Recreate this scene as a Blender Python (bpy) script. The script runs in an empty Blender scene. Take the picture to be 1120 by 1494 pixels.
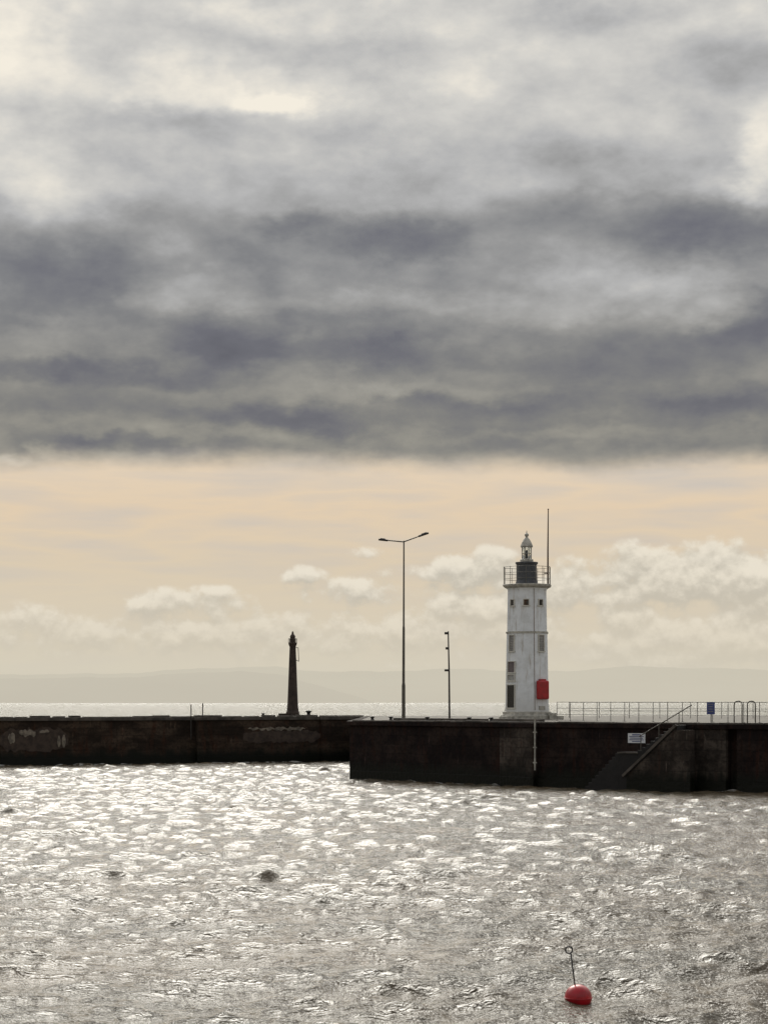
import bpy, bmesh, math, random
import numpy as np
from mathutils import Vector, Matrix
random.seed(7); rng=np.random.RandomState(23)
scene=bpy.context.scene
F=2740.0; H=4.5; DECK=3.39
def WX(px,d): return (px-560.0)*d/F
def WZ(py,d): return H-(py-1024.0)*d/F
def lin(c):
    o=[]
    for v in c:
        v=v/255.0
        o.append(v/12.92 if v<=0.04045 else ((v+0.055)/1.055)**2.4)
    return tuple(o)+(1.0,)
# ------------------------------------------------------------- node helper
class G:
    def __init__(s,nt): s.nt=nt; s.n=nt.nodes; s.l=nt.links
    def put(s,sock,v):
        if isinstance(v,bpy.types.NodeSocket): s.l.new(v,sock)
        elif v is not None: sock.default_value=v
    def m(s,op,a,b=None,c=None,clamp=False):
        n=s.n.new('ShaderNodeMath'); n.operation=op; n.use_clamp=clamp
        s.put(n.inputs[0],a); s.put(n.inputs[1],b); s.put(n.inputs[2],c); return n.outputs[0]
    def add(s,a,b): return s.m('ADD',a,b)
    def sub(s,a,b): return s.m('SUBTRACT',a,b)
    def mul(s,a,b): return s.m('MULTIPLY',a,b)
    def comb(s,x,y,z):
        n=s.n.new('ShaderNodeCombineXYZ')
        for i,v in enumerate((x,y,z)): s.put(n.inputs[i],v)
        return n.outputs[0]
    def sep(s,v):
        n=s.n.new('ShaderNodeSeparateXYZ'); s.put(n.inputs[0],v); return n.outputs
    def noise(s,vec,scale,detail=4,rough=0.5,dist=0.0,lac=2.0):
        n=s.n.new('ShaderNodeTexNoise'); s.put(n.inputs['Vector'],vec)
        n.inputs['Scale'].default_value=scale; n.inputs['Detail'].default_value=detail
        n.inputs['Roughness'].default_value=rough; n.inputs['Distortion'].default_value=dist
        n.inputs['Lacunarity'].default_value=lac
        return n.outputs['Fac']
    def smooth(s,v,a,b,lo=0.0,hi=1.0):
        n=s.n.new('ShaderNodeMapRange'); n.interpolation_type='SMOOTHSTEP'
        s.put(n.inputs[0],v); n.inputs[1].default_value=a; n.inputs[2].default_value=b
        n.inputs[3].default_value=lo; n.inputs[4].default_value=hi; return n.outputs[0]
    def ramp(s,v,stops,interp='LINEAR'):
        n=s.n.new('ShaderNodeValToRGB'); cr=n.color_ramp; cr.interpolation=interp
        while len(cr.elements)<len(stops): cr.elements.new(0.5)
        for e,(p,c) in zip(cr.elements,sorted(stops,key=lambda t:t[0])):
            e.position=p; e.color=c if not isinstance(c,(int,float)) else (c,c,c,1)
        s.put(n.inputs[0],v); return n.outputs[0]
    def mix(s,f,a,b,mode='MIX'):
        n=s.n.new('ShaderNodeMix'); n.data_type='RGBA'; n.blend_type=mode
        s.put(n.inputs[0],f); s.put(n.inputs[6],a); s.put(n.inputs[7],b); return n.outputs[2]
    def vm(s,op,a,b=None,sc=None,c=None):
        n=s.n.new('ShaderNodeVectorMath'); n.operation=op
        s.put(n.inputs[0],a)
        if b is not None: s.put(n.inputs[1],b)
        if c is not None: s.put(n.inputs[2],c)
        if sc is not None: s.put(n.inputs['Scale'],sc)
        return n.outputs['Value'] if op in('LENGTH','DOT_PRODUCT','DISTANCE') else n.outputs[0]

SUN_AZ=math.radians(-7.0); SUN_EL=math.radians(33)
# ------------------------------------------------------------- world
def build_world():
    w=bpy.data.worlds.new("World"); scene.world=w; w.use_nodes=True
    nt=w.node_tree; nt.nodes.clear(); g=G(nt)
    out=nt.nodes.new('ShaderNodeOutputWorld')
    def bgs(col):
        b=nt.nodes.new('ShaderNodeBackground'); b.inputs[1].default_value=0.1
        g.put(b.inputs[0],g.vm('SCALE',col,None,10.0)); return b.outputs[0]
    def mixs(f,a,b):
        n=nt.nodes.new('ShaderNodeMixShader'); g.put(n.inputs[0],f); nt.links.new(a,n.inputs[1]); nt.links.new(b,n.inputs[2]); return n.outputs[0]
    sky=nt.nodes.new('ShaderNodeTexSky'); sky.sky_type='NISHITA'; sky.sun_disc=False
    sky.sun_elevation=SUN_EL; sky.sun_rotation=SUN_AZ; sky.dust_density=3.0
    d=nt.nodes.new('ShaderNodeTexCoord').outputs['Generated']
    x,y,z=g.sep(d)[0:3]
    az=g.m('ARCTAN2',x,y)
    hor=g.m('SQRT',g.add(g.mul(x,x),g.mul(y,y)))
    v=g.m('MINIMUM',g.m('DIVIDE',g.m('MAXIMUM',z,0.0),g.m('MAXIMUM',hor,0.02)),3.0)
    V0=g.mul(v,2740); U0=g.mul(az,2740)
    dn=g.vm('MULTIPLY',d,(1,1,1.9)); dn2=g.vm('MULTIPLY',d,(1,1,1.7))
    def blobsum(vec,blobs,start=None,mx=False):
        T=start
        for (px,py,sx,sy,a) in blobs:
            q=g.vm('MULTIPLY_ADD',vec,(1.0/sx,1.0/sy,0),c=(-(px-560.0)/sx,-(1024.0-py)/sy,0))
            e=g.smooth(g.vm('LENGTH',q),0.0,1.9,a,0.0)
            T=e if T is None else (g.m('MAXIMUM',T,e) if mx else g.add(T,e))
        return T
    # ---------- upper cloud deck
    wv=nt.nodes.new('ShaderNodeTexNoise'); g.put(wv.inputs['Vector'],dn); wv.inputs['Scale'].default_value=16; wv.inputs['Detail'].default_value=5; wv.inputs['Roughness'].default_value=0.6
    wr,wg,wb=g.sep(wv.outputs['Color'])[0:3]
    w1=g.sub(wr,0.5); w2=g.sub(wg,0.5); f1=g.sub(wb,0.5)
    U=g.add(U0,g.mul(w1,240)); V=g.add(V0,g.mul(w2,110))
    UV=g.comb(U,V,0.0)
    prof=[(0,.56),(350,.56),(372,.51),(410,.49),(450,.53),(500,.56),(560,.55),(590,.56),(630,.57),(690,.60),(730,.68),(800,.755),(900,.79),(1020,.82)]
    base=g.ramp(g.mul(V,1/1100.0),[(p/1100.0,c) for p,c in prof])
    blobs=[(290,130,150,36,.17),(410,145,60,14,.14),(20,130,80,150,.10),(80,290,100,40,.12),(1105,260,42,60,.20),(930,410,120,30,.15),(1030,462,50,16,.16),
      (560,40,150,30,.07),(60,20,110,40,.08),(330,15,60,30,.14),(60,505,60,18,.07),(560,240,140,30,.03),(255,425,70,26,.13),(520,440,170,14,.09),(780,455,120,14,.07),
      (560,565,150,12,.08),(60,620,150,14,.09),(300,640,170,10,.08),(20,668,50,10,.14),(670,115,60,25,.08),(820,640,200,9,.06),
      (100,420,140,45,-.13),(610,352,90,26,-.16),(430,335,60,18,-.13),(880,310,160,32,-.13),(1060,345,90,42,-.15),(330,495,80,26,-.15),(500,510,150,20,-.12),
      (240,540,60,16,-.13),(920,515,230,36,-.09),(400,605,110,14,-.13),(720,585,130,16,-.10),(1060,590,150,18,-.12),(60,548,110,12,-.12),(140,660,70,12,-.11),(255,185,100,20,-.08),(1090,100,75,42,-.13),
      (880,235,80,26,-.10),(560,380,260,18,-.06),(1095,470,80,25,-.12),(470,70,70,22,-.07),(880,25,100,20,-.08)]
    T=blobsum(UV,blobs,base)
    f2=g.sub(g.noise(dn2,24,6,0.55,0.0),0.5)
    T=g.add(T,g.mul(f1,0.26))
    T=g.add(T,g.mul(f2,g.smooth(V0,350,900,0.28,0.34)))
    cloud=g.ramp(T,[(0.28,lin((97,98,107))),(0.40,lin((111,112,120))),(0.50,lin((129,130,133))),(0.60,lin((152,152,152))),(0.72,lin((182,182,182))),(0.84,lin((210,208,203))),(0.97,lin((244,237,223)))])
    tint=g.mul(g.smooth(V0,380,640,1,0),g.smooth(T,0.38,0.58,0.35,1.0))
    cloud=g.mix(tint,cloud,g.mix(1.0,cloud,(1.04,0.995,0.87,1),'MULTIPLY'))
    # ---------- clear lower band
    low=g.ramp(g.mul(V0,1/400.0),[(0,lin((208,201,183))),(0.12,lin((213,205,186))),(0.3,lin((216,204,182))),(0.5,lin((219,203,178))),(0.7,lin((226,205,177))),(0.85,lin((227,208,183))),(0.93,lin((219,205,182))),(1,lin((200,191,172)))])
    streak=g.sub(g.noise(g.vm('MULTIPLY',d,(1,1,7)),9,4,0.5),0.5)
    low=g.mix(g.m('MULTIPLY',g.m('ABSOLUTE',streak),g.smooth(V0,110,230,0.8,3.2),clamp=True),low,lin((199,193,186)))
    cb=[(700,832,58,30,1.0),(1000,838,120,44,1.2),(860,858,110,40,1.05),(1120,852,80,50,1.15),(532,805,30,11,.5),(430,842,46,17,.7),(290,882,130,24,.74),(520,868,170,24,.68),(610,838,60,14,.55),(600,925,500,44,.74),(1000,930,250,60,.9),(60,920,200,36,.72),(240,925,200,32,.72),(700,890,120,26,.8)]
    def cum(dv):
        dd=g.vm('ADD',d,(0,0,dv))
        n=g.noise(g.vm('MULTIPLY',dd,(1,1,1.2)),40,6,0.58)
        env=blobsum(g.comb(U0,g.add(V0,dv*2740),0),cb,None,True)
        return g.add(g.mul(g.mul(g.sub(n,0.5),2.6),g.smooth(env,0.05,0.4)),env)
    c0=cum(0.0); c1=cum(0.0048)
    cov=g.smooth(c0,0.26,0.72)
    lit=g.smooth(g.sub(c0,c1),-0.34,0.50)
    cc=g.mix(lit,lin((194,188,174)),lin((235,227,210)))
    cov=g.mul(cov,g.smooth(V0,50,190,0.28,0.88))
    low=g.mix(cov,low,cc)
    # ---------- deck lower edge
    e=g.add(V0,g.mul(g.sub(g.noise(dn,22,4,0.6),0.5),44))
    e=g.add(e,g.mul(g.m('SINE',g.mul(az,17.0)),5))
    edge=g.smooth(e,328,372)
    inner=mixs(edge,bgs(low),bgs(cloud))
    # ---------- everything outside the photographed part of the sky (cheaper to evaluate)
    n0=g.sub(g.noise(dn,6,3,0.6),0.5)
    vv=g.add(v,g.mul(n0,g.smooth(v,0.0,0.3,0.0,0.25)))
    oc=g.ramp(g.mul(vv,1/1.5),[(0,lin((206,201,186))),(0.078,lin((226,208,184))),(0.088,lin((160,158,150))),(0.10,lin((120,120,122))),(0.17,lin((132,133,136))),(0.24,lin((195,195,193))),(0.6,lin((190,191,193))),(1,lin((172,175,180)))])
    oc=g.mix(0.08,oc,g.vm('SCALE',sky.outputs[0],None,0.1))
    sdv=(math.sin(SUN_AZ)*math.cos(SUN_EL),math.cos(SUN_AZ)*math.cos(SUN_EL),math.sin(SUN_EL))
    dt=g.m('MAXIMUM',g.vm('DOT_PRODUCT',d,sdv),0.0)
    glow=g.add(g.mul(g.m('POWER',dt,4.0),2.2),g.mul(g.m('POWER',dt,20.0),3.8))
    glow=g.mul(glow,g.smooth(g.add(v,g.mul(n0,0.25)),0.38,0.52))
    oc=g.vm('ADD',oc,g.vm('SCALE',(1.0,0.965,0.88),None,glow))
    om=g.m('MAXIMUM',g.smooth(g.m('ABSOLUTE',az),0.26,0.40),g.smooth(v,0.385,0.43))
    sh=mixs(om,inner,bgs(oc))
    nt.links.new(sh,out.inputs[0])
    try: w.cycles.sampling_method='MANUAL'; w.cycles.sample_map_resolution=256
    except Exception as ex: print(ex)
build_world()

# ------------------------------------------------------------- materials
def mat(name,col,rough=0.7,metal=0.0,var=0.25,scale=3.0,bump=0.0,stretch=(1,1,1),col2=None,bscale=20):
    m=bpy.data.materials.new(name); m.use_nodes=True; g=G(m.node_tree)
    p=m.node_tree.nodes['Principled BSDF']
    co=m.node_tree.nodes.new('ShaderNodeTexCoord').outputs['Object']
    cv=g.vm('MULTIPLY',co,stretch)
    n=g.noise(cv,scale,6,0.6)
    c2=col2 or tuple(c*(1-var) for c in col)
    f=g.smooth(n,0.35,0.68)
    c=g.mix(f,tuple(col)+(1,),tuple(c2)+(1,))
    m.node_tree.links.new(c,p.inputs['Base Color'])
    p.inputs['Roughness'].default_value=rough; p.inputs['Metallic'].default_value=metal
    if bump:
        b=m.node_tree.nodes.new('ShaderNodeBump'); b.inputs['Strength'].default_value=bump; b.inputs['Distance'].default_value=0.05
        m.node_tree.links.new(g.noise(cv,bscale,5,0.6),b.inputs['Height']); m.node_tree.links.new(b.outputs[0],p.inputs['Normal'])
    return m
def wall_mat(name,dark,light,weed=(0.006,0.007,0.004),rust=(0.05,0.018,0.010)):
    m=bpy.data.materials.new(name); m.use_nodes=True; nt=m.node_tree; g=G(nt)
    p=nt.nodes['Principled BSDF']
    geo=nt.nodes.new('ShaderNodeNewGeometry').outputs['Position']
    x,y,z=g.sep(geo)[0:3]
    al=g.sub(x,g.mul(y,0.7))
    n1=g.noise(g.comb(g.mul(al,1.0),0.0,g.mul(z,1.4)),0.55,7,0.62)
    n2=g.noise(g.comb(g.mul(al,2.2),3.0,g.mul(z,0.35)),1.0,6,0.65)
    n3=g.noise(geo,6.0,5,0.6)
    c=g.mix(g.smooth(n1,0.42,0.60),tuple(dark)+(1,),tuple(light)+(1,))
    c=g.mix(g.mul(g.smooth(n2,0.50,0.66),0.9),c,tuple(rust)+(1,))
    c=g.mix(g.mul(g.smooth(n3,0.45,0.70),0.6),c,tuple(v*0.4 for v in dark)+(1,))
    br=nt.nodes.new('ShaderNodeTexBrick'); g.put(br.inputs['Vector'],g.comb(al,z,0.0))
    br.inputs['Scale'].default_value=1.0; br.inputs['Brick Width'].default_value=1.5; br.inputs['Row Height'].default_value=0.52
    br.inputs['Mortar Size'].default_value=0.018; br.inputs['Mortar Smooth'].default_value=0.6
    br.inputs['Color1'].default_value=(1,1,1,1); br.inputs['Color2'].default_value=(0.60,0.60,0.60,1); br.inputs['Mortar'].default_value=(0.45,0.45,0.45,1)
    c=g.mix(0.75,c,br.outputs['Color'],'MULTIPLY')
    n4=g.noise(g.comb(g.mul(al,3.5),9.0,g.mul(z,0.5)),1.0,5,0.7)
    c=g.mix(g.mul(g.smooth(n4,0.60,0.74),0.65),c,tuple(min(1,v*3.0) for v in light)+(1,))
    zz=g.add(z,g.mul(g.sub(n2,0.5),1.6))
    c=g.mix(g.smooth(zz,0.5,1.3,1,0),c,tuple(weed)+(1,))
    nt.links.new(c,p.inputs['Base Color']); 
    nt.links.new(g.smooth(zz,0.3,1.2,0.4,0.9),p.inputs['Roughness']); p.inputs['Specular IOR Level'].default_value=0.2
    b=nt.nodes.new('ShaderNodeBump'); b.inputs['Strength'].default_value=0.7; b.inputs['Distance'].default_value=0.08
    h=g.add(g.mul(n3,0.8),g.mul(br.outputs['Fac'],-0.6))
    nt.links.new(h,b.inputs['Height']); nt.links.new(b.outputs[0],p.inputs['Normal'])
    return m
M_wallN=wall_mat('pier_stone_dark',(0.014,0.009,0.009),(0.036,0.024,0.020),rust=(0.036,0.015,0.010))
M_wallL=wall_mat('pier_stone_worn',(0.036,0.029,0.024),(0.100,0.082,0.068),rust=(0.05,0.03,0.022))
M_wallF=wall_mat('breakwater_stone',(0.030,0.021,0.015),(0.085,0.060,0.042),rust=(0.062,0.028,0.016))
M_cop=mat('coping_stone',(0.11,0.095,0.08),0.85,var=0.6,scale=1.5,bump=0.4)
M_deck=mat('deck_concrete',(0.16,0.145,0.12),0.85,var=0.4,scale=0.8,bump=0.3)
M_patch=mat('render_patch',(0.28,0.24,0.19),0.9,var=0.6,scale=3,bump=0.5)
def white_paint():
    m=bpy.data.materials.new('white_painted_render'); m.use_nodes=True; nt=m.node_tree; g=G(nt)
    p=nt.nodes['Principled BSDF']
    geo=nt.nodes.new('ShaderNodeNewGeometry').outputs['Position']; x,y,z=g.sep(geo)[0:3]
    n=g.noise(g.comb(g.mul(x,3.0),g.mul(y,3.0),g.mul(z,0.35)),1.5,6,0.62)
    n2=g.noise(geo,2.5,6,0.6)
    c=g.mix(g.smooth(n2,0.35,0.75),(0.80,0.83,0.86,1),(0.66,0.68,0.69,1))
    c=g.mix(g.mul(g.smooth(n,0.54,0.72),0.6),c,(0.32,0.25,0.17,1))
    low=g.mul(g.smooth(g.add(z,g.mul(n2,1.2)),4.0,6.0,1,0),0.4)
    c=g.mix(low,c,(0.34,0.30,0.22,1))
    nt.links.new(c,p.inputs['Base Color']); p.inputs['Roughness'].default_value=0.55
    b=nt.nodes.new('ShaderNodeBump'); b.inputs['Strength'].default_value=0.25; b.inputs['Distance'].default_value=0.03
    nt.links.new(g.noise(geo,9,4,0.6),b.inputs['Height']); nt.links.new(b.outputs[0],p.inputs['Normal'])
    return m
M_white=white_paint()
M_cream=mat('weathered_cream_paint',(0.50,0.48,0.42),0.6,var=0.45,scale=4)
M_dgrey=mat('dark_grey_iron',(0.07,0.075,0.085),0.5,var=0.4,scale=3)
M_louvre=mat('louvre_grey',(0.42,0.42,0.40),0.6,var=0.3,scale=8)
M_frame=mat('window_frame',(0.62,0.60,0.54),0.6,var=0.2,scale=5)
M_dark=mat('dark_glass',(0.015,0.014,0.013),0.25,var=0.3)
M_brown=mat('brown_board',(0.10,0.055,0.032),0.7,var=0.35,scale=5)
M_rustp=mat('rusted_conduit',(0.20,0.12,0.07),0.7,var=0.45,scale=5)
M_greyboard=mat('grey_board',(0.18,0.15,0.15),0.7,var=0.25,scale=5)
M_red=mat('red_paint',(0.42,0.006,0.012),0.4,var=0.35,scale=4)
M_redf=mat('red_buoy_plastic',(0.46,0.006,0.016),0.3,var=0.35,scale=6)
M_gal=mat('galvanised_steel',(0.30,0.29,0.27),0.5,metal=0.3,var=0.4,scale=6)
M_pole=mat('painted_steel_pole',(0.13,0.12,0.10),0.5,metal=0.3,var=0.4,scale=2)
M_dkpole=mat('dark_steel',(0.045,0.04,0.036),0.55,metal=0.2,var=0.4,scale=3)
M_beacon=mat('beacon_stone',(0.060,0.042,0.032),0.85,var=0.5,scale=2.5,bump=0.5)
M_iron=mat('black_cast_iron',(0.02,0.018,0.016),0.5,var=0.4,scale=6,bump=0.2)
M_blue=mat('blue_sign_paint',(0.03,0.05,0.20),0.4,var=0.15)
M_signw=mat('white_sign_face',(0.72,0.74,0.76),0.45,var=0.1)
M_lens=bpy.data.materials.new('lantern_glass'); M_lens.use_nodes=True
p=M_lens.node_tree.nodes['Principled BSDF']; p.inputs['Base Color'].default_value=(0.85,0.86,0.82,1); p.inputs['Transmission Weight'].default_value=0.95; p.inputs['Roughness'].default_value=0.05; p.inputs['IOR'].default_value=1.05

# ------------------------------------------------------------- mesh helpers
def finish(name,bm,m,parent=None,smooth=False,bevel=0.0):
    me=bpy.data.meshes.new(name); bmesh.ops.recalc_face_normals(bm,faces=bm.faces[:]); bm.to_mesh(me); bm.free()
    ob=bpy.data.objects.new(name,me); scene.collection.objects.link(ob)
    me.materials.append(m)
    if smooth:
        for f in me.polygons: f.use_smooth=True
    if bevel:
        b=ob.modifiers.new('bevel','BEVEL'); b.width=bevel; b.segments=2; b.limit_method='ANGLE'
    if parent: ob.parent=parent
    return ob
def empty(name):
    e=bpy.data.objects.new(name,None); scene.collection.objects.link(e); e.empty_display_size=0.3; return e
def bm_box(bm,c,size,rotz=0,mx=None):
    M=Matrix.Translation(c)@Matrix.Rotation(rotz,4,'Z')@Matrix.Diagonal((size[0],size[1],size[2],1))
    if mx is not None: M=mx@M
    bmesh.ops.create_cube(bm,size=1.0,matrix=M)
def bm_tube(bm,a,b,r1,r2=None,seg=10):
    a=Vector(a); b=Vector(b); r2=r1 if r2 is None else r2; d=b-a
    M=Matrix.Translation((a+b)/2)@d.to_track_quat('Z','Y').to_matrix().to_4x4()
    bmesh.ops.create_cone(bm,cap_ends=True,segments=seg,radius1=r1,radius2=r2,depth=d.length,matrix=M)
def bm_lathe(bm,cx,cy,prof,seg=24,rot=0.0):
    rings=[]
    for r,z in prof:
        rings.append([bm.verts.new((cx+r*math.sin(rot+2*math.pi*i/seg),cy-r*math.cos(rot+2*math.pi*i/seg),z)) for i in range(seg)])
    for a,b in zip(rings,rings[1:]):
        for i in range(seg): bm.faces.new((a[i],a[(i+1)%seg],b[(i+1)%seg],b[i]))
    bm.faces.new(rings[0]); bm.faces.new(rings[-1])
def bm_prism(bm,pts,z0,z1):
    a=[bm.verts.new((x,y,z0)) for x,y in pts]; b=[bm.verts.new((x,y,z1)) for x,y in pts]
    n=len(pts)
    for i in range(n): bm.faces.new((a[i],a[(i+1)%n],b[(i+1)%n],b[i]))
    bm.faces.new(a); bm.faces.new(b)
def bm_torus(bm,c,R,r,axis='Y',seg=24,ms=8):
    rings=[]
    for i in range(seg):
        t=2*math.pi*i/seg; ring=[]
        for j in range(ms):
            q=2*math.pi*j/ms; rr=R+r*math.cos(q)
            if axis=='Y': p=(c[0]+rr*math.cos(t),c[1]+r*math.sin(q),c[2]+rr*math.sin(t))
            else: p=(c[0]+rr*math.cos(t),c[1]+rr*math.sin(t),c[2]+r*math.sin(q))
            ring.append(bm.verts.new(p))
        rings.append(ring)
    for i in range(seg):
        A=rings[i]; B=rings[(i+1)%seg]
        for j in range(ms): bm.faces.new((A[j],A[(j+1)%ms],B[(j+1)%ms],B[j]))

# ------------------------------------------------------------- piers
pier=empty('harbour_pier')
A=Vector((-1.99,109.0)); B=Vector((7.98,99.4)); 
dirC=Vector((0.826,-0.565)).normalized(); nC=Vector((-0.565,-0.826)).normalized()
def C(s,o=0.0): q=B+dirC*s+nC*o; return (q.x,q.y)
dA=(B-A).normalized(); nA=Vector((dA.y,-dA.x))
if nA.y>0: nA=-nA
def PA(s,o=0.0): q=A+dA*s+nA*o; return (q.x,q.y)
LA=(B-A).length
back=[C(60,0),(75,110),(60,150),(-1.2,150)]
bm=bmesh.new()
foot=[PA(0),PA(LA-1.0),C(0.1),C(11.0),C(11.0,-0.35),C(11.5,-0.35),C(11.5,0.1)]+[C(60,0.1)]+back[1:]
bm_prism(bm,foot,-3,DECK-0.24)
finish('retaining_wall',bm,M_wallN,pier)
bm=bmesh.new()
bm_prism(bm,[PA(LA-2.3,-0.5),PA(LA-2.2,0.3),C(-0.05,0.4),C(0.12,0.38),C(0.14,-0.5)],-3,DECK-0.243)
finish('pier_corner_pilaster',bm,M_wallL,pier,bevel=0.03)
bm=bmesh.new()
bm_prism(bm,[C(8.95,-0.3),C(8.95,0.25),C(10.98,0.25),C(10.98,-0.3)],-3,DECK-0.246)
finish('step_back_wall',bm,M_wallL,pier,bevel=0.03)
bm=bmesh.new()
ov=0.10
foot2=[(PA(0,ov)[0]-0.12,PA(0,ov)[1]),PA(LA-2.4,ov),PA(LA-2.3,0.42),C(0.0,0.5),C(0.25,0.45),C(0.25,ov),C(8.9,ov),C(8.9,0.33),C(11.0,0.33),C(11,ov+.1),C(60,ov+0.1)]+back[1:3]+[(-1.4,150)]
bm_prism(bm,foot2,DECK-0.24,DECK-0.012)
finish('coping',bm,M_wallN,pier)
bm=bmesh.new()
foot3=[PA(0.3,-0.5),PA(LA,-0.4),C(60,-0.5)]+[(74,110),(59,149),(-1.0,149)]
bm_prism(bm,foot3,DECK-0.012,DECK)
finish('deck',bm,M_deck,pier)
bm=bmesh.new(); s=0.3
while s<LA-0.5:
    l=random.uniform(0.9,1.5); c=PA(s+l/2,-0.12)
    bm_box(bm,(c[0],c[1],DECK+0.02+random.uniform(-.01,.02)),(l-0.03,0.42,0.09),math.atan2(dA.y,dA.x)); s+=l
s=0.4
while s<30:
    l=random.uniform(0.9,1.5); c=C(s+l/2,-0.12)
    bm_box(bm,(c[0],c[1],DECK+0.02+random.uniform(-.01,.02)),(l-0.03,0.42,0.09),math.atan2(dirC.y,dirC.x)); s+=l
finish('coping_stones',bm,M_cop,pier,bevel=0.015)
bm=bmesh.new()
for s0,s1 in ((1.5,5.2),(5.4,8.6),(8.9,12.6)):
    c=PA((s0+s1)/2,-2.2); bm_box(bm,(c[0],c[1],DECK+0.09),(s1-s0,0.3,0.17),math.atan2(dA.y,dA.x))
finish('kerb',bm,M_cop,pier,bevel=0.02)
bm=bmesh.new(); c=C(0.28,0.5)
bm_tube(bm,(c[0],c[1],0.9),(c[0],c[1],3.7),0.045)
for z in (1.3,2.1,2.9): bm_box(bm,(c[0],c[1]+0.06,z),(0.2,0.12,0.06))
finish('tide_gauge_post',bm,M_cream,pier)

# stairs -----------------------------------------------------------------
st=empty('harbour_steps')
def stair(bm,s0,z0,s1,z1,n,o0,o1,zb=-2.0):
    pts=[(s0,zb),(s0,z0)]
    for i in range(n):
        za=z0+(z1-z0)*(i+1)/n; sa=s0+(s1-s0)*i/n; sb=s0+(s1-s0)*(i+1)/n
        pts+= [(sa,za),(sb,za)]
    pts.append((s1,zb))
    cl=[]
    for q in pts:
        if not cl or (abs(cl[-1][0]-q[0])+abs(cl[-1][1]-q[1]))>1e-6: cl.append(q)
    a=[bm.verts.new((*C(q[0],o0),q[1])) for q in cl]; b=[bm.verts.new((*C(q[0],o1),q[1])) for q in cl]
    k=len(cl)
    for i in range(k): bm.faces.new((a[i],a[(i+1)%k],b[(i+1)%k],b[i]))
    bm.faces.new(a); bm.faces.new(b)
bm=bmesh.new()
stair(bm,6.65,1.89,8.85,DECK-0.05,9,0.01,1.3)
stair(bm,3.5,-0.2,5.6,1.89,11,0.01,1.3)
c0=C(5.6,.01);c1=C(6.65,.01);c2=C(6.65,1.3);c3=C(5.6,1.3)
bm_prism(bm,[c0,c1,c2,c3],-2,1.89)
M_black=mat('wet_black_stone',(0.010,0.0085,0.008),0.7,var=0.5,scale=3,bump=0.4)
finish('flights',bm,M_black,st,bevel=0.01)
def beam(bm,p,q,w,h):
    p=Vector(p);q=Vector(q);d=(q-p);L=d.length
    M=Matrix.Translation((p+q)/2)@d.to_track_quat('X','Z').to_matrix().to_4x4()@Matrix.Diagonal((L,w,h,1))
    bmesh.ops.create_cube(bm,size=1.0,matrix=M)
bm=bmesh.new()
bm_prism(bm,[C(5.55,.02),C(6.7,.02),C(6.7,1.36),C(5.55,1.36)],1.894,1.96)
beam(bm,(*C(5.9,1.42),0.75),(*C(8.85,1.42),3.36),0.14,0.13)
finish('sloping_cope',bm,M_cop,st)
bm=bmesh.new()
q=[(*C(6.1,1.40),-2.0),(*C(9.6,1.40),-2.0),(*C(9.6,1.40),3.1),(*C(8.75,1.40),3.1),(*C(6.1,1.40),0.76)]
q2=[(*C(6.1,0.9),-2.0),(*C(9.6,0.9),-2.0),(*C(9.6,0.9),3.1),(*C(8.75,0.9),3.1),(*C(6.1,0.9),0.76)]
a_=[bm.verts.new(v) for v in q]; b_=[bm.verts.new(v) for v in q2]
bm.faces.new(a_); bm.faces.new(b_)
for i in range(5): bm.faces.new((a_[i],a_[(i+1)%5],b_[(i+1)%5],b_[i]))
finish('outer_stair_wall',bm,M_wallL,st)
bm=bmesh.new()
bm_tube(bm,(*C(6.7,1.2),2.75),(*C(9.6,1.2),4.35),0.028)
for s,z in ((6.8,1.95),(7.8,2.7),(8.9,3.4)): bm_tube(bm,(*C(s,1.2),z-0.1),(*C(s,1.2),2.75+(s-6.7)*0.55),0.022)
finish('handrail',bm,M_pole,st)

# outer breakwater (far) -----------------------------------------------------
bw=empty('breakwater')
E=Vector((WX(0,131),131.0)); Fp=Vector((WX(510,142),142.0)); dF=(Fp-E).normalized(); nF=Vector((dF.y,-dF.x))
def PF(s,o=0.0): q=E+dF*s+nF*o; return (q.x,q.y)
LF=(Fp-E).length
bm=bmesh.new()
foot=[PF(-80),PF(14.3),PF(14.3,0.5),PF(14.95,0.5),PF(14.95),PF(24.2),PF(24.2,0.25),PF(LF+1,0.25),PF(LF+1,-4.2),PF(-80,-4.2)]
bm_prism(bm,foot,-3,DECK-0.22)
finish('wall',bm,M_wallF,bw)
bm=bmesh.new()
bm_prism(bm,[PF(-80,0.1),PF(14.2,0.1),PF(14.2,0.6),PF(15.05,0.6),PF(15.05,0.1),PF(24.1,0.1),PF(24.1,.35),PF(LF+1,0.35),PF(LF+1,-4.3),PF(-80,-4.3)],DECK-0.22,DECK)
finish('coping',bm,M_cop,bw)
bm=bmesh.new(); s=-30
while s<LF-0.5:
    l=random.uniform(1.0,2.2); c=PF(s+l/2,-0.7); h=random.choice((0.06,0.09,0.13,0.05))
    bm_box(bm,(c[0],c[1],DECK+h/2+0.002),(l-random.uniform(0.03,.4),0.5,h),math.atan2(dF.y,dF.x)); s+=l
finish('kerb',bm,M_cop,bw,bevel=0.015)
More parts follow.
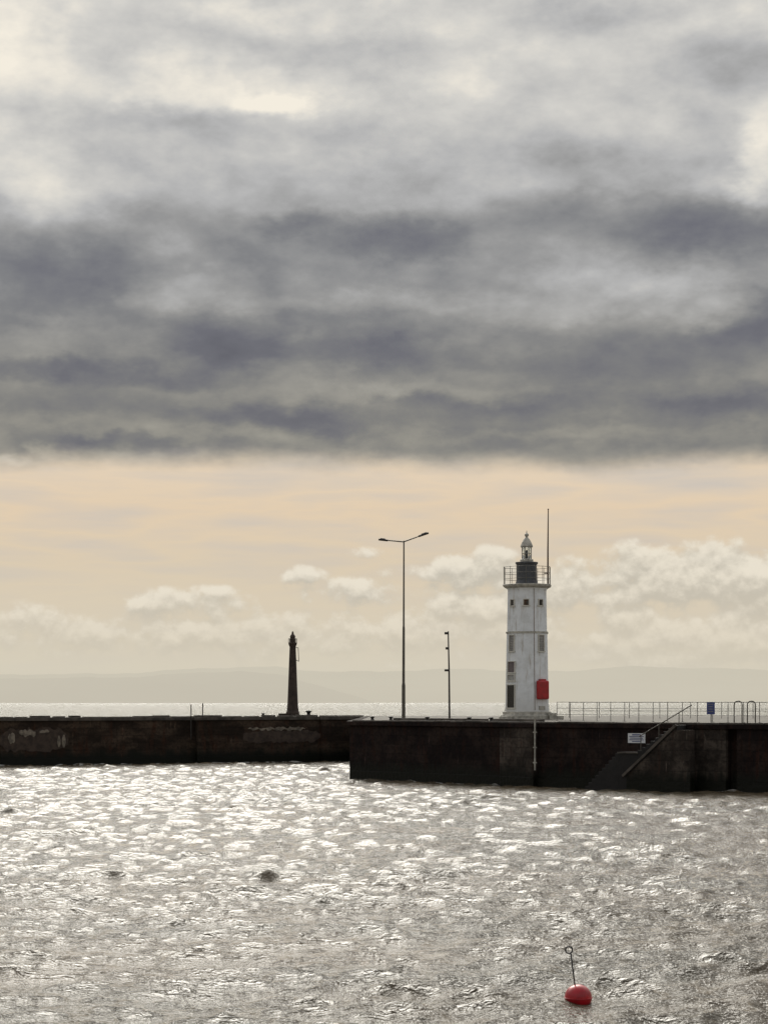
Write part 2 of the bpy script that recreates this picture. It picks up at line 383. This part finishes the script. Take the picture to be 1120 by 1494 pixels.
def ragged(bm,s0,s1,z0,z1,o,n=14,amp=0.12):
    top=[];bot=[]
    for i in range(n+1):
        t=i/n; s=s0+(s1-s0)*t
        e=min(1,6*min(t,1-t)+0.25)
        top.append((s,z1-(1-e)*(z1-z0)*0.4+random.uniform(-amp,amp))); bot.append((s,z0+(1-e)*(z1-z0)*0.4+random.uniform(-amp,amp)))
    for i in range(n):
        q=[bot[i],bot[i+1],top[i+1],top[i]]
        f=[bm.verts.new((*PF(a,o),z)) for a,z in q]; k=[bm.verts.new((*PF(a,0.005),z)) for a,z in q]
        bm.faces.new(f)
        for j in range(4): bm.faces.new((f[j],f[(j+1)%4],k[(j+1)%4],k[j]))
def sF(px):
    lo,hi=-60,60
    for _ in range(50):
        mi=(lo+hi)/2; q=PF(mi); 
        if 560+F*q[0]/q[1]<px: lo=mi
        else: hi=mi
    return lo
bm=bmesh.new()
ragged(bm,sF(362),sF(445),2.42,2.58,0.035,26,0.09)
ragged(bm,sF(12),sF(22),1.6,2.35,0.05,5)
ragged(bm,sF(28),sF(52),2.1,2.5,0.05,8)
ragged(bm,sF(84),sF(88.5),1.3,2.1,0.06,3,0.04)
ragged(bm,sF(90.5),sF(96),1.3,2.15,0.06,3,0.04)
ragged(bm,sF(58),sF(72),2.3,2.5,0.04,6,0.06)
finish('render_patches',bm,M_patch,bw)
M_patch2=mat('render_patch_dark',(0.075,0.053,0.040),0.9,var=0.5,scale=3,bump=0.5)
bm=bmesh.new()
ragged(bm,sF(0),sF(100),1.05,2.6,0.02,26,0.14)
ragged(bm,sF(355),sF(470),1.5,2.35,0.02,26,0.1)
finish('render_patches_dark',bm,M_patch2,bw)
bm=bmesh.new()
for px,t in ((277,1028),(294,1026)):
    c=PF(sF(px),0.3); bm_tube(bm,(c[0],c[1],DECK-1.6),(c[0],c[1],WZ(t,c[1])),0.04)
finish('mooring_poles',bm,M_dkpole,bw)

def bollard(x,y,s=1.0):
    bm=bmesh.new()
    bm_lathe(bm,x,y,[(0.24*s,DECK-0.005),(0.24*s,DECK+0.05),(0.15*s,DECK+0.09),(0.13*s,DECK+0.28*s),(0.22*s,DECK+0.33*s),(0.23*s,DECK+0.40*s),(0.14*s,DECK+0.46*s),(0.02,DECK+0.47*s)],16)
    finish('mooring_bollard',bm,M_iron,None,smooth=True)
for px,o in ((543,-1.2),(570,-1.0),(623,-1.1),(684,-1.0),(716,-1.0)):
    lo,hi=0,LA
    for _ in range(40):
        mi=(lo+hi)/2; q=PA(mi,o)
        if 560+F*q[0]/q[1]<px: lo=mi
        else: hi=mi
    q=PA(lo,o); bollard(q[0],q[1],0.6)
for px in (462,395): q=PF(sF(px),-1.6); bollard(q[0],q[1],1.0 if px==462 else 0.6)

# ------------------------------------------------------------- lighthouse
LH=empty('lighthouse'); D=118.0; k=D/F
cx,cy=WX(771,D),D+1.4
def z_(py): return WZ(py,D)
ROT=math.radians(-7+22.5)
def octa(bm,prof): bm_lathe(bm,cx,cy,prof,8,ROT)
bm=bmesh.new()
octa(bm,[(1.50,z_(1038)),(1.475,z_(1032)),(1.455,z_(1026)),(1.37,z_(923.5))])
octa(bm,[(1.345,z_(920.5)),(1.30,z_(860)),(1.36,z_(857))])
finish('tower',bm,M_white,LH)
bm=bmesh.new()
octa(bm,[(1.37,z_(923.5)),(1.43,z_(923.2)),(1.43,z_(920.8)),(1.345,z_(920.5))])
octa(bm,[(1.36,z_(857)),(1.50,z_(855.5)),(1.62,z_(854)),(1.64,z_(851.5)),(1.60,z_(851))])
finish('string_course_and_cornice',bm,M_cream,LH)
bm=bmesh.new()
octa(bm,[(1.78,DECK),(1.78,z_(1043.5)),(1.64,z_(1043)),(1.64,z_(1038.5)),(1.50,z_(1038))])
bm_box(bm,(cx+1.75,cy-0.8,DECK+0.12),(0.9,1.0,0.24)); bm_box(bm,(cx+1.5,cy-0.8,DECK+0.33),(0.5,0.9,0.18))
bm_box(bm,(cx-1.45,cy-1.1,DECK+0.1),(0.8,0.8,0.2))
finish('plinth',bm,M_cream,LH,bevel=0.02)
bm=bmesh.new()
bm_lathe(bm,cx-0.03,cy,[(0.74,z_(851)),(0.70,z_(848)),(0.66,z_(845)),(0.64,z_(822)),(0.72,z_(820)),(0.72,z_(818)),(0.5,z_(817.5))],24)
finish('lantern_pedestal',bm,M_dgrey,LH)
bm=bmesh.new()
bm_lathe(bm,cx-0.03,cy,[(0.42,z_(817.5)),(0.42,z_(814)),(0.34,z_(813))],20)
for i in range(8):
    a=2*math.pi*i/8+0.2; bm_tube(bm,(cx-0.03+0.31*math.sin(a),cy-0.31*math.cos(a),z_(813)),(cx-0.03+0.31*math.sin(a),cy-0.31*math.cos(a),z_(796)),0.022,seg=6)
bm_torus(bm,(cx-0.03,cy,z_(805)),0.31,0.015,'Z')
bm_lathe(bm,cx-0.03,cy,[(0.36,z_(796)),(0.40,z_(795)),(0.38,z_(793)),(0.30,z_(788.5)),(0.19,z_(784)),(0.10,z_(781.5)),(0.07,z_(780.5)),(0.12,z_(779)),(0.14,z_(777.5)),(0.12,z_(776)),(0.05,z_(775)),(0.03,z_(774)),(0.015,z_(771))],20)
finish('lantern_roof',bm,M_cream,LH)
bm=bmesh.new(); bm_lathe(bm,cx-0.03,cy,[(0.27,z_(813)),(0.27,z_(796))],20); finish('lantern_glazing',bm,M_lens,LH,smooth=True)
bm=bmesh.new(); bm_lathe(bm,cx-0.03,cy,[(0.04,z_(813)),(0.09,z_(811)),(0.10,z_(803)),(0.04,z_(800))],14); finish('lamp_optic',bm,M_dgrey,LH)
bm=bmesh.new(); R=1.56
pts=[(cx+R*math.sin(ROT+i*math.pi/4),cy-R*math.cos(ROT+i*math.pi/4)) for i in range(8)]
zb=z_(851)
for i in range(8):
    a=pts[i]; b=pts[(i+1)%8]
    for h in (0.35,0.72,1.1): bm_tube(bm,(*a,zb+h),(*b,zb+h),0.015,seg=6)
    for t in (0,0.5): 
        q=(a[0]+(b[0]-a[0])*t,a[1]+(b[1]-a[1])*t); bm_tube(bm,(*q,zb),(*q,zb+1.13),0.016,seg=6)
finish('gallery_railing',bm,M_pole,LH)
bm=bmesh.new(); mx=WX(800.5,D); 
bm_tube(bm,(mx,cy-0.55,z_(856)),(mx,cy-0.55,z_(800)),0.06,0.05); bm_tube(bm,(mx,cy-0.55,z_(800)),(mx+0.02,cy-0.55,z_(741)),0.048,0.03)
bm_box(bm,(mx-0.1,cy-0.55,z_(835)),(0.25,0.06,0.06)); bm_lathe(bm,mx+0.02,cy-0.55,[(0.02,z_(742)),(0.06,z_(741)),(0.02,z_(740))],8)
finish('signal_mast',bm,M_brown,LH)
def facet(deg):
    a=math.radians(deg); n=Vector((math.sin(a),-math.cos(a),0)); t=Vector((math.cos(a),math.sin(a),0)); return n,t
def apo(z):
    r=np.interp(z,[z_(1038),z_(1026),z_(923.5),z_(920.5),z_(857)],[1.50,1.455,1.37,1.345,1.30]); return r*math.cos(math.pi/8)
def plate(bm,deg,zc,w,h,th,off=0.0,lat=0.0):
    n,t=facet(deg)
    r=apo(zc)+off+th/2-0.01
    c=Vector((cx,cy,zc))+n*r+t*lat
    M=Matrix(((t.x,n.x,0,c.x),(t.y,n.y,0,c.y),(0,0,1,c.z),(0,0,0,1)))@Matrix.Rotation(math.radians(0.7),4,'X')@Matrix.Diagonal((w,th,h,1))
    bmesh.ops.create_cube(bm,size=1,matrix=M)
FAC=(-52,-7,38)
b_fr=bmesh.new(); b_dk=bmesh.new(); b_lv=bmesh.new(); b_br=bmesh.new(); b_gb=bmesh.new(); b_cr=bmesh.new(); b_ru=bmesh.new()
def window(deg,py,w,h,fill,lat=0.0):
    zc=z_(py)
    f=0.05
    for dx,dz,ww,hh in ((-w/2-f/2,0,f,h+2*f),(w/2+f/2,0,f,h+2*f),(0,h/2+f/2,w,f),(0,-h/2-f/2-0.01,w+0.2,f+0.02)):
        plate(b_fr,deg,zc+dz,ww,hh,0.09,0.0,lat+dx)
    plate(fill,deg,zc,w,h,0.03,0.0,lat)
for dgr in FAC: window(dgr,878.5,0.30,0.36,b_br if dgr==-7 else b_dk)
for dgr in FAC: plate(b_dk,dgr,z_(878.5),0.12,0.2,0.05,0.004,0.07)
window(38,938,0.42,1.0,b_lv); window(-52,938,0.42,1.0,b_lv)
for dgr in (38,-52):
    for i in range(9): plate(b_gb,dgr,z_(938)-0.43+i*0.107,0.40,0.022,0.05,0.002)
window(-52,973,0.62,0.66,b_gb)
window(-52,988.5,0.62,0.35,b_lv)
window(-52,1016,0.66,1.42,b_dk)
plate(b_cr,38,z_(1033),0.5,0.25,0.05)
n_,t_=facet(14.5)
for u in range(8):
    za=z_(1036-178*u/8); zb2=z_(1036-178*(u+1)/8)
    ra=apo(za)/math.cos(math.pi/8)+0.02; rb=apo(zb2)/math.cos(math.pi/8)+0.02
    bm_tube(b_ru,(cx+n_.x*ra,cy+n_.y*ra,za),(cx+n_.x*rb,cy+n_.y*rb,zb2),0.018,seg=6)
finish('window_frames',b_fr,M_frame,LH); finish('dark_openings',b_dk,M_dark,LH); finish('louvres',b_lv,M_louvre,LH)
finish('brown_shutter',b_br,M_brown,LH); finish('grey_boards',b_gb,M_greyboard,LH); finish('meter_box',b_cr,M_cream,LH); finish('conduit',b_ru,M_rustp,LH)
bm=bmesh.new()
plate(bm,38,z_(1006.5),0.98,1.2,0.22,0.03,0.0)
ob=finish('red_lifebuoy_locker',bm,M_red,LH); bv=ob.modifiers.new('bevel','BEVEL'); bv.width=0.12; bv.segments=4
bm=bmesh.new(); plate(bm,38,z_(991.8),0.5,0.10,0.15,0.04); plate(bm,38,z_(1006),0.80,0.02,0.235,0.035); finish('locker_handle',bm,M_red,LH)

# ------------------------------------------------------------- beacon
D=144.0
bx=WX(427,D); zz=lambda py: WZ(py,D); r=lambda px: px*D/F
bm=bmesh.new()
bm_lathe(bm,bx,D,[(r(10),DECK-0.01),(r(10),zz(1040)),(r(8.6),zz(1037)),(r(7.6),zz(1025)),(r(6.6),zz(1000)),(r(5.4),zz(965)),(r(4.5),zz(944)),(r(5.6),zz(941)),(r(6.2),zz(939.5)),(r(6.2),zz(937.5)),(r(4.0),zz(937))],20)
bm_lathe(bm,bx,D,[(r(3.6),zz(937)),(r(3.6),zz(930)),(r(4.2),zz(929)),(r(3.0),zz(926.5)),(r(1.6),zz(925)),(r(1.4),zz(923)),(r(0.7),zz(921))],16)
bm_box(bm,(bx-0.65,D-0.3,DECK+0.1),(0.8,1.0,0.25)); 
for i in range(8):
    a=i*math.pi/4; q=(bx+r(6)*math.sin(a),D-r(6)*math.cos(a)); bm_tube(bm,(*q,zz(938)),(*q,zz(932)),0.02,seg=5)
bm_torus(bm,(bx,D,zz(932)),r(6),0.02,'Z')
bm_tube(bm,(bx+r(9),D-0.1,zz(965)),(bx+r(8),D-0.1,zz(945)),0.025,seg=5)
bm_tube(bm,(bx+r(5),D-0.1,zz(963)),(bx+r(9),D-0.1,zz(965)),0.025,seg=5); bm_tube(bm,(bx+r(4),D-0.1,zz(945)),(bx+r(8),D-0.1,zz(945)),0.025,seg=5)
finish('stone_beacon',bm,M_beacon)

# ------------------------------------------------------------- street lamp
D=120.0; sx=WX(588.5,D); zz=lambda py: WZ(py,D); rr=lambda px:px*D/F
SL=empty('street_lamp')
bm=bmesh.new()
bm_tube(bm,(sx,D,DECK),(sx,D,zz(1000)),rr(2.7),rr(2.6),16); bm_tube(bm,(sx,D,zz(1000)),(sx,D,zz(996)),rr(2.6),rr(2.0),16)
bm_tube(bm,(sx,D,zz(996)),(sx+0.01,D,zz(916)),rr(2.0),rr(1.8),14); bm_tube(bm,(sx+0.01,D,zz(916)),(sx+0.01,D,zz(912)),rr(1.8),rr(1.4),14)
bm_tube(bm,(sx+0.01,D,zz(912)),(sx+0.02,D,zz(789)),rr(1.4),rr(1.0),12)
bm_box(bm,(sx,D,DECK+0.03),(0.5,0.5,0.06))
finish('column',bm,M_pole,SL)
bm=bmesh.new()
bm_tube(bm,(sx,D,zz(790.5)),(WX(565,D),D-0.2,zz(788.8)),rr(1.0),rr(0.8)); bm_tube(bm,(sx,D,zz(790.5)),(WX(612,D),D-0.2,zz(782.5)),rr(1.0),rr(0.8))
finish('arms',bm,M_pole,SL)
bm=bmesh.new()
for (p0,q0,p1,q1) in ((566,789,552,787.6),(610,783,625,778)):
    a=Vector((WX(p0,D),D-0.2,zz(q0))); b=Vector((WX(p1,D),D-0.25,zz(q1))); d=b-a
    M=Matrix.Translation((a+b)/2)@d.to_track_quat('X','Z').to_matrix().to_4x4()@Matrix.Diagonal((d.length,0.26,rr(2.6),1))
    bmesh.ops.create_cube(bm,size=1,matrix=M)
    M2=Matrix.Translation((a*0.45+b*0.55)+Vector((0,0,0.05)))@d.to_track_quat('X','Z').to_matrix().to_4x4()@Matrix.Diagonal((d.length*0.55,0.18,rr(2.6),1))
    bmesh.ops.create_cube(bm,size=1,matrix=M2)
finish('lamp_heads',bm,M_dkpole,SL,bevel=0.04)

FM=empty('floodlight_mast'); fx=WX(655.5,D)
bm=bmesh.new()
bm_tube(bm,(fx,D,DECK),(fx-0.03,D,zz(980)),rr(1.5),rr(1.2)); bm_tube(bm,(fx-0.03,D,zz(980)),(WX(653.5,D),D,zz(921)),rr(1.2),rr(0.9))
bm_box(bm,(fx,D,DECK+0.03),(0.4,0.4,0.06)); finish('mast',bm,M_dkpole,FM)
bm=bmesh.new()
for px,py,w,h in ((650.5,924,5,3.5),(651.5,946,4,3.5),(651,978,6,3.2)):
    bm_box(bm,(WX(px,D),D-0.15,zz(py)),(rr(w),0.2,rr(h))); bm_tube(bm,(WX(px,D),D-0.1,zz(py)),(WX(654.5,D),D,zz(py+1)),0.03,seg=6)
finish('floodlights',bm,M_iron,FM,bevel=0.03)

# ------------------------------------------------------------- railing
RL=empty('quay_railing')
a=Vector((WX(812,110),110.0)); b=C(32,-1.2); b=Vector(b); d=(b-a); L=d.length; d.normalize()
bm=bmesh.new(); n=int(L/1.02)
for i in range(n+1):
    q=a+d*(L*i/n); bm_tube(bm,(q.x,q.y,DECK-0.01),(q.x,q.y,DECK+1.1),0.022,seg=6); bm_box(bm,(q.x,q.y,DECK+0.012),(0.14,0.14,0.022))
finish('posts',bm,M_gal,RL)
bm=bmesh.new()
for h in (0.38,0.74,1.1): bm_tube(bm,(a.x,a.y,DECK+h),(b.x,b.y,DECK+h),0.016,seg=6)
finish('rails',bm,M_gal,RL)
RL2=empty('quay_railing')
a2=Vector((WX(830,128),128.0)); b2=Vector((44,118.0)); d2=(b2-a2); L2=d2.length; d2.normalize(); n=int(L2/2.0)
bm=bmesh.new()
for i in range(n+1):
    q=a2+d2*(L2*i/n); bm_tube(bm,(q.x,q.y,DECK-0.01),(q.x,q.y,DECK+1.08),0.025,seg=6)
for h in (0.5,1.08): bm_tube(bm,(a2.x,a2.y,DECK+h),(b2.x,b2.y,DECK+h),0.018,seg=6)
finish('posts_and_rails',bm,M_gal,RL2)
for s in (11.25,11.95,13.4):
    bm=bmesh.new()
    c0=C(s,-0.15); c1=C(s+0.42,-0.15)
    for c in (c0,c1): bm_tube(bm,(c[0],c[1],DECK-0.0),(c[0],c[1],DECK+0.98),0.03,seg=8)
    m_=((c0[0]+c1[0])/2,(c0[1]+c1[1])/2); Rr=(Vector(c1)-Vector(c0)).length/2
    prev=None
    for i in range(11):
        t=math.pi*i/10; p_=(m_[0]-dirC.x*Rr*math.cos(t),m_[1]-dirC.y*Rr*math.cos(t),DECK+0.98+Rr*0.8*math.sin(t))
        if prev: bm_tube(bm,prev,p_,0.03,seg=8)
        prev=p_
    finish('mooring_hoop',bm,M_pole)

# ------------------------------------------------------------- signs
S=empty('safety_notice')
s0=5.95; zc=WZ(1077,95.9); ang=math.atan2(dirC.y,dirC.x)
def onwall(bm,s,z,w,h,o,th): c=C(s,o+th/2); bm_box(bm,(c[0],c[1],z),(w,th,h),ang)
bm=bmesh.new(); onwall(bm,s0+0.02,zc,0.98,0.50,0.0,0.03); finish('board',bm,M_signw,S)
bm=bmesh.new()
for i,(w,hh) in enumerate(((0.5,0.055),(0.82,0.035),(0.74,0.035),(0.8,0.035),(0.5,0.035))):
    onwall(bm,s0+0.02,zc+0.17-i*0.085,w,hh,0.032,0.006)
finish('lettering',bm,M_blue,S)
S2=empty('information_sign')
lo,hi=0,L
for _ in range(40):
    mi=(lo+hi)/2; q=a+d*mi
    if 560+F*q.x/q.y<1037: lo=mi
    else: hi=mi
ang2=math.atan2(d.y,d.x); nn=Vector((d.y,-d.x)); 
if nn.y>0: nn=-nn
bm=bmesh.new(); bm_box(bm,(q.x+nn.x*0.05,q.y+nn.y*0.05,DECK+0.76),(0.52,0.03,0.66),ang2); finish('board',bm,M_blue,S2)
bm=bmesh.new()
for i in range(4): bm_box(bm,(q.x+nn.x*0.07,q.y+nn.y*0.07,DECK+0.98-i*0.13),(0.36-0.05*(i%2),0.006,0.035),ang2)
bm_box(bm,(q.x+nn.x*0.03,q.y+nn.y*0.03,DECK+0.22),(0.05,0.03,0.44),ang2)
finish('lettering',bm,M_gal,S2)

# ------------------------------------------------------------- buoy
BU=empty('mooring_buoy'); Db=28.4; ux=WX(843,Db); R=0.205
bm=bmesh.new(); bmesh.ops.create_uvsphere(bm,u_segments=40,v_segments=24,radius=R,matrix=Matrix.Translation((ux,Db,0.03))@Matrix.Diagonal((1,1,0.96,1)))
finish('float',bm,M_redf,BU,smooth=True)
bm=bmesh.new(); p0=Vector((ux-0.045,Db,0.19)); p1=Vector((WX(832,Db),Db,WZ(1391,Db)))
bm_tube(bm,p0,p1,0.011); bm_tube(bm,p0-Vector((0,0,0.01)),p0+(p1-p0)*0.05,0.035,0.02,12)
bm_torus(bm,(WX(829.5,Db),Db,WZ(1386,Db)),0.052,0.011)
finish('pickup_rod_and_ring',bm,M_iron,BU,smooth=True)
bm=bmesh.new(); bm_torus(bm,(ux,Db,0.03),R+0.001,0.008,'Z',48); finish('seam',bm,M_redf,BU,smooth=True)

# ------------------------------------------------------------- hills
def hills(name,dist,prof,c):
    bm=bmesh.new()
    xs=np.linspace(-900,2100,420)
    hh=np.interp(xs,[p[0] for p in prof],[p[1] for p in prof])
    nz=sum(np.sin(xs*f+ph)*am for f,ph,am in ((0.021,1,1.3),(0.047,2,.8),(0.11,0.4,.45),(0.23,3,.25)))
    hh=np.maximum(hh+nz*np.clip(hh/30,0,1),0.0)
    front=[];top=[];bk=[]
    for px,h in zip(xs,hh):
        x=WX(px,dist); z=h*dist/F+4.5*(h>0)
        front.append(bm.verts.new((x*0.94,dist*0.94,-5))); top.append(bm.verts.new((x,dist,z))); bk.append(bm.verts.new((x*1.1,dist*1.1,-5)))
    for i in range(len(xs)-1):
        bm.faces.new((front[i],front[i+1],top[i+1],top[i])); bm.faces.new((top[i],top[i+1],bk[i+1],bk[i]))
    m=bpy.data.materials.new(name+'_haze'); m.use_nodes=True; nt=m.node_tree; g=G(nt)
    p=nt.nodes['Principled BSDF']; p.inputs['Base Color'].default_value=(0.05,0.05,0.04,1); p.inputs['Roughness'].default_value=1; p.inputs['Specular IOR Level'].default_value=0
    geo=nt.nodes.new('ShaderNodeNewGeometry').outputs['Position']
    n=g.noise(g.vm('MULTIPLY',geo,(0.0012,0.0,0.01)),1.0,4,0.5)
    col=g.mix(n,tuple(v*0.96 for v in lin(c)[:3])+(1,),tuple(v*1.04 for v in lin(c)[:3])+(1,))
    g.put(p.inputs['Emission Color'],col); p.inputs['Emission Strength'].default_value=0.96  # aerial haze painted in as emission; the land itself gives off no light
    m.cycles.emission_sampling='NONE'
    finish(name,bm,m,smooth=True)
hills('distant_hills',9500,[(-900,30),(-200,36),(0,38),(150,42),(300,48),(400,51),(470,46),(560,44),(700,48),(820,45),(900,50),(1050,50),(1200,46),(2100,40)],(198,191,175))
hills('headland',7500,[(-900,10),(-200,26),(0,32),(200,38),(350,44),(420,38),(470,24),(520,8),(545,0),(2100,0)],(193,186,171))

# ------------------------------------------------------------- water
def build_water():
    ys=[6.0]
    while ys[-1]<170:
        y=ys[-1]; ys.append(y+min(max(0.055,y*y/8400*0.65),0.26))
    st_=0.30
    while ys[-1]<14000: st_*=1.06; ys.append(ys[-1]+st_)
    xs=[0.0]
    while xs[-1]<60:
        x=xs[-1]; xs.append(x+(0.055 if x<8 else min(0.055+ (x-8)*0.009,0.42)))
    st_=0.5
    while xs[-1]<12000: st_*=1.16; xs.append(xs[-1]+st_)
    xs=np.array([-v for v in xs[:0:-1]]+xs); ys=np.array(ys)
    dxs=np.gradient(xs); dys=np.gradient(ys)
    X,Y=np.meshgrid(xs,ys); SP=np.maximum(*np.meshgrid(dxs,dys))
    X=X.astype(np.float32);Y=Y.astype(np.float32)
    ny,nx=X.shape
    Z=np.zeros_like(X); DX=np.zeros_like(X); DY=np.zeros_like(X)
    ir=int(np.searchsorted(ys,420)); 
    Xs,Ys,SPs=X[:ir],Y[:ir],SP[:ir]
    NW=130
    # stratified wavelengths: no single long wave can dominate
    lam=np.exp(np.log(0.24)+(np.arange(NW)+rng.uniform(0,1,NW))/NW*(np.log(3.3)-np.log(0.24)))
    for l in lam:
        kk=2*math.pi/l
        th=math.radians(-90+20)+rng.normal(0,math.radians(46 if l<1.2 else 34))
        kx,ky=math.cos(th)*kk,math.sin(th)*kk
        sl=0.047*math.exp(-((math.log(l/0.9))/0.85)**2)+0.006
        amp=sl/kk; ph=rng.uniform(0,6.283)
        w=np.clip((l/(SPs*2.6))-0.35,0,1)
        arg=(kx*Xs+ky*Ys+ph).astype(np.float32)
        s_=np.sin(arg)*w*amp; c_=np.cos(arg)*w*amp
        Z[:ir]+=c_; q=0.9
        DX[:ir]-=q*(kx/kk)*s_; DY[:ir]-=q*(ky/kk)*s_
    gp=0.92+0.16*np.sin(X*0.13+Y*0.05+1.0)*np.sin(Y*0.11-X*0.04+0.6)+0.10*np.sin(X*0.31-Y*0.23)
    # slightly rougher towards the open, mid-distance water
    gp*=1.0+0.25*np.clip((Y-35)/40,0,1)
    Z*=gp
    # the buoy floats on the surface: level the water locally to its waterline
    ix=int(np.argmin(abs(xs-ux))); iy=int(np.argmin(abs(ys-Db)))
    zb_=float(Z[iy-1:iy+2,ix-1:ix+2].mean())
    r2=((X-ux)**2+((Y-Db+0.4)/1.6)**2)
    Z-= (zb_+0.02)*np.exp(-r2/1.2)
    Z*=1-0.45*np.exp(-r2/0.8)
    foam=np.zeros_like(X)
    def seg(ax,ay,bx_,by_,wd):
        t=np.clip(((X-ax)*(bx_-ax)+(Y-ay)*(by_-ay))/((bx_-ax)**2+(by_-ay)**2),0,1)
        dd=np.hypot(X-(ax+t*(bx_-ax)),Y-(ay+t*(by_-ay))); return np.exp(-(dd/wd)**2)
    foam=np.maximum(foam,seg(*PF(-80),*PF(LF),1.6)*1.0)
    foam=np.maximum(foam,seg(*PA(0),*PA(LA),0.8)*0.8); foam=np.maximum(foam,seg(*C(0,.4),*C(40,.4),0.8)*0.7)
    co=np.empty((ny*nx,3),np.float32); co[:,0]=(X+DX).ravel(); co[:,1]=(Y+DY).ravel(); co[:,2]=Z.ravel()
    idx=np.arange(ny*nx,dtype=np.int32).reshape(ny,nx)
    q=np.stack([idx[:-1,:-1],idx[:-1,1:],idx[1:,1:],idx[1:,:-1]],-1).reshape(-1,4)
    me=bpy.data.meshes.new('sea_water'); me.vertices.add(ny*nx); me.vertices.foreach_set('co',co.ravel())
    me.loops.add(q.size); me.loops.foreach_set('vertex_index',q.ravel())
    me.polygons.add(len(q)); me.polygons.foreach_set('loop_start',np.arange(0,q.size,4,dtype=np.int32)); me.polygons.foreach_set('loop_total',np.full(len(q),4,np.int32))
    me.polygons.foreach_set('use_smooth',np.ones(len(q),bool))
    at=me.attributes.new('foam','FLOAT','POINT'); at.data.foreach_set('value',foam.astype(np.float32).ravel())
    me.update(); me.validate()
    ob=bpy.data.objects.new('sea_water',me); scene.collection.objects.link(ob)
    print('water verts',ny*nx,'Zstd',Z[:ir].std())
    m=bpy.data.materials.new('sea_water'); m.use_nodes=True; nt=m.node_tree; g=G(nt); p=nt.nodes['Principled BSDF']
    geo=nt.nodes.new('ShaderNodeNewGeometry').outputs['Position']
    gy=g.sep(geo)[1]
    def rotn(sx,sy,ang):
        mp=nt.nodes.new('ShaderNodeMapping'); g.put(mp.inputs['Vector'],geo); mp.inputs['Rotation'].default_value=(0,0,math.radians(ang)); mp.inputs['Scale'].default_value=(sx,sy,0.3); return mp.outputs[0]
    a1=g.noise(rotn(0.9,1.3,16),3.2,4,0.6,0.2)
    a2=g.noise(rotn(0.9,1.2,-20),11.0,3,0.6,0.1)
    a3=g.noise(rotn(0.5,1.0,8),0.28,5,0.6,0.2)
    ridge=g.sub(1.0,g.m('ABSOLUTE',g.mul(g.sub(a1,0.5),3.0)))
    h=g.add(g.mul(ridge,0.058),g.mul(a2,0.042))
    h=g.add(h,g.mul(a3,g.smooth(gy,140,260,0.0,3.2)))
    b=nt.nodes.new('ShaderNodeBump'); b.inputs['Strength'].default_value=1.0; b.inputs['Distance'].default_value=1.0
    nt.links.new(h,b.inputs['Height']); nt.links.new(b.outputs[0],p.inputs['Normal'])
    n=g.noise(rotn(0.5,1,0),0.25,3,0.55)
    col=g.mix(g.smooth(n,0.35,0.65),(0.100,0.074,0.043,1),(0.072,0.060,0.038,1))
    col=g.mix(g.smooth(gy,150,300,0,0.8),col,(0.035,0.055,0.040,1))
    fa=nt.nodes.new('ShaderNodeAttribute'); fa.attribute_name='foam'
    fn=g.noise(rotn(0.7,1.0,30),2.4,6,0.68,0.6)
    fm=g.smooth(g.add(g.mul(fa.outputs['Fac'],0.42),fn),0.80,0.96)
    col=g.mix(fm,col,(0.55,0.54,0.50,1))
    nt.links.new(col,p.inputs['Base Color']); p.inputs['IOR'].default_value=1.333
    nt.links.new(g.add(g.mul(fm,0.5),0.09),p.inputs['Roughness'])
    me.materials.append(m)
build_water()

# ------------------------------------------------------------- sun + camera
sd=bpy.data.lights.new('sun','SUN'); sd.energy=1.4; sd.angle=math.radians(32); sd.color=(1.0,0.95,0.85)
so=bpy.data.objects.new('sun',sd); scene.collection.objects.link(so)
v=Vector((math.sin(SUN_AZ)*math.cos(SUN_EL),math.cos(SUN_AZ)*math.cos(SUN_EL),math.sin(SUN_EL)))
so.rotation_euler=(v).to_track_quat('Z','Y').to_euler()
cd=bpy.data.cameras.new('camera'); cam=bpy.data.objects.new('camera',cd); scene.collection.objects.link(cam)
cam.location=(0,0,H); cam.rotation_euler=(math.radians(90),0,0)
cd.sensor_fit='VERTICAL'; cd.sensor_height=36; cd.sensor_width=27; cd.lens=F/1494*36; cd.shift_y=277/1494.0
cd.clip_start=0.5; cd.clip_end=30000
scene.camera=cam
scene.view_settings.view_transform='Standard'; scene.view_settings.look='None'; scene.view_settings.exposure=0
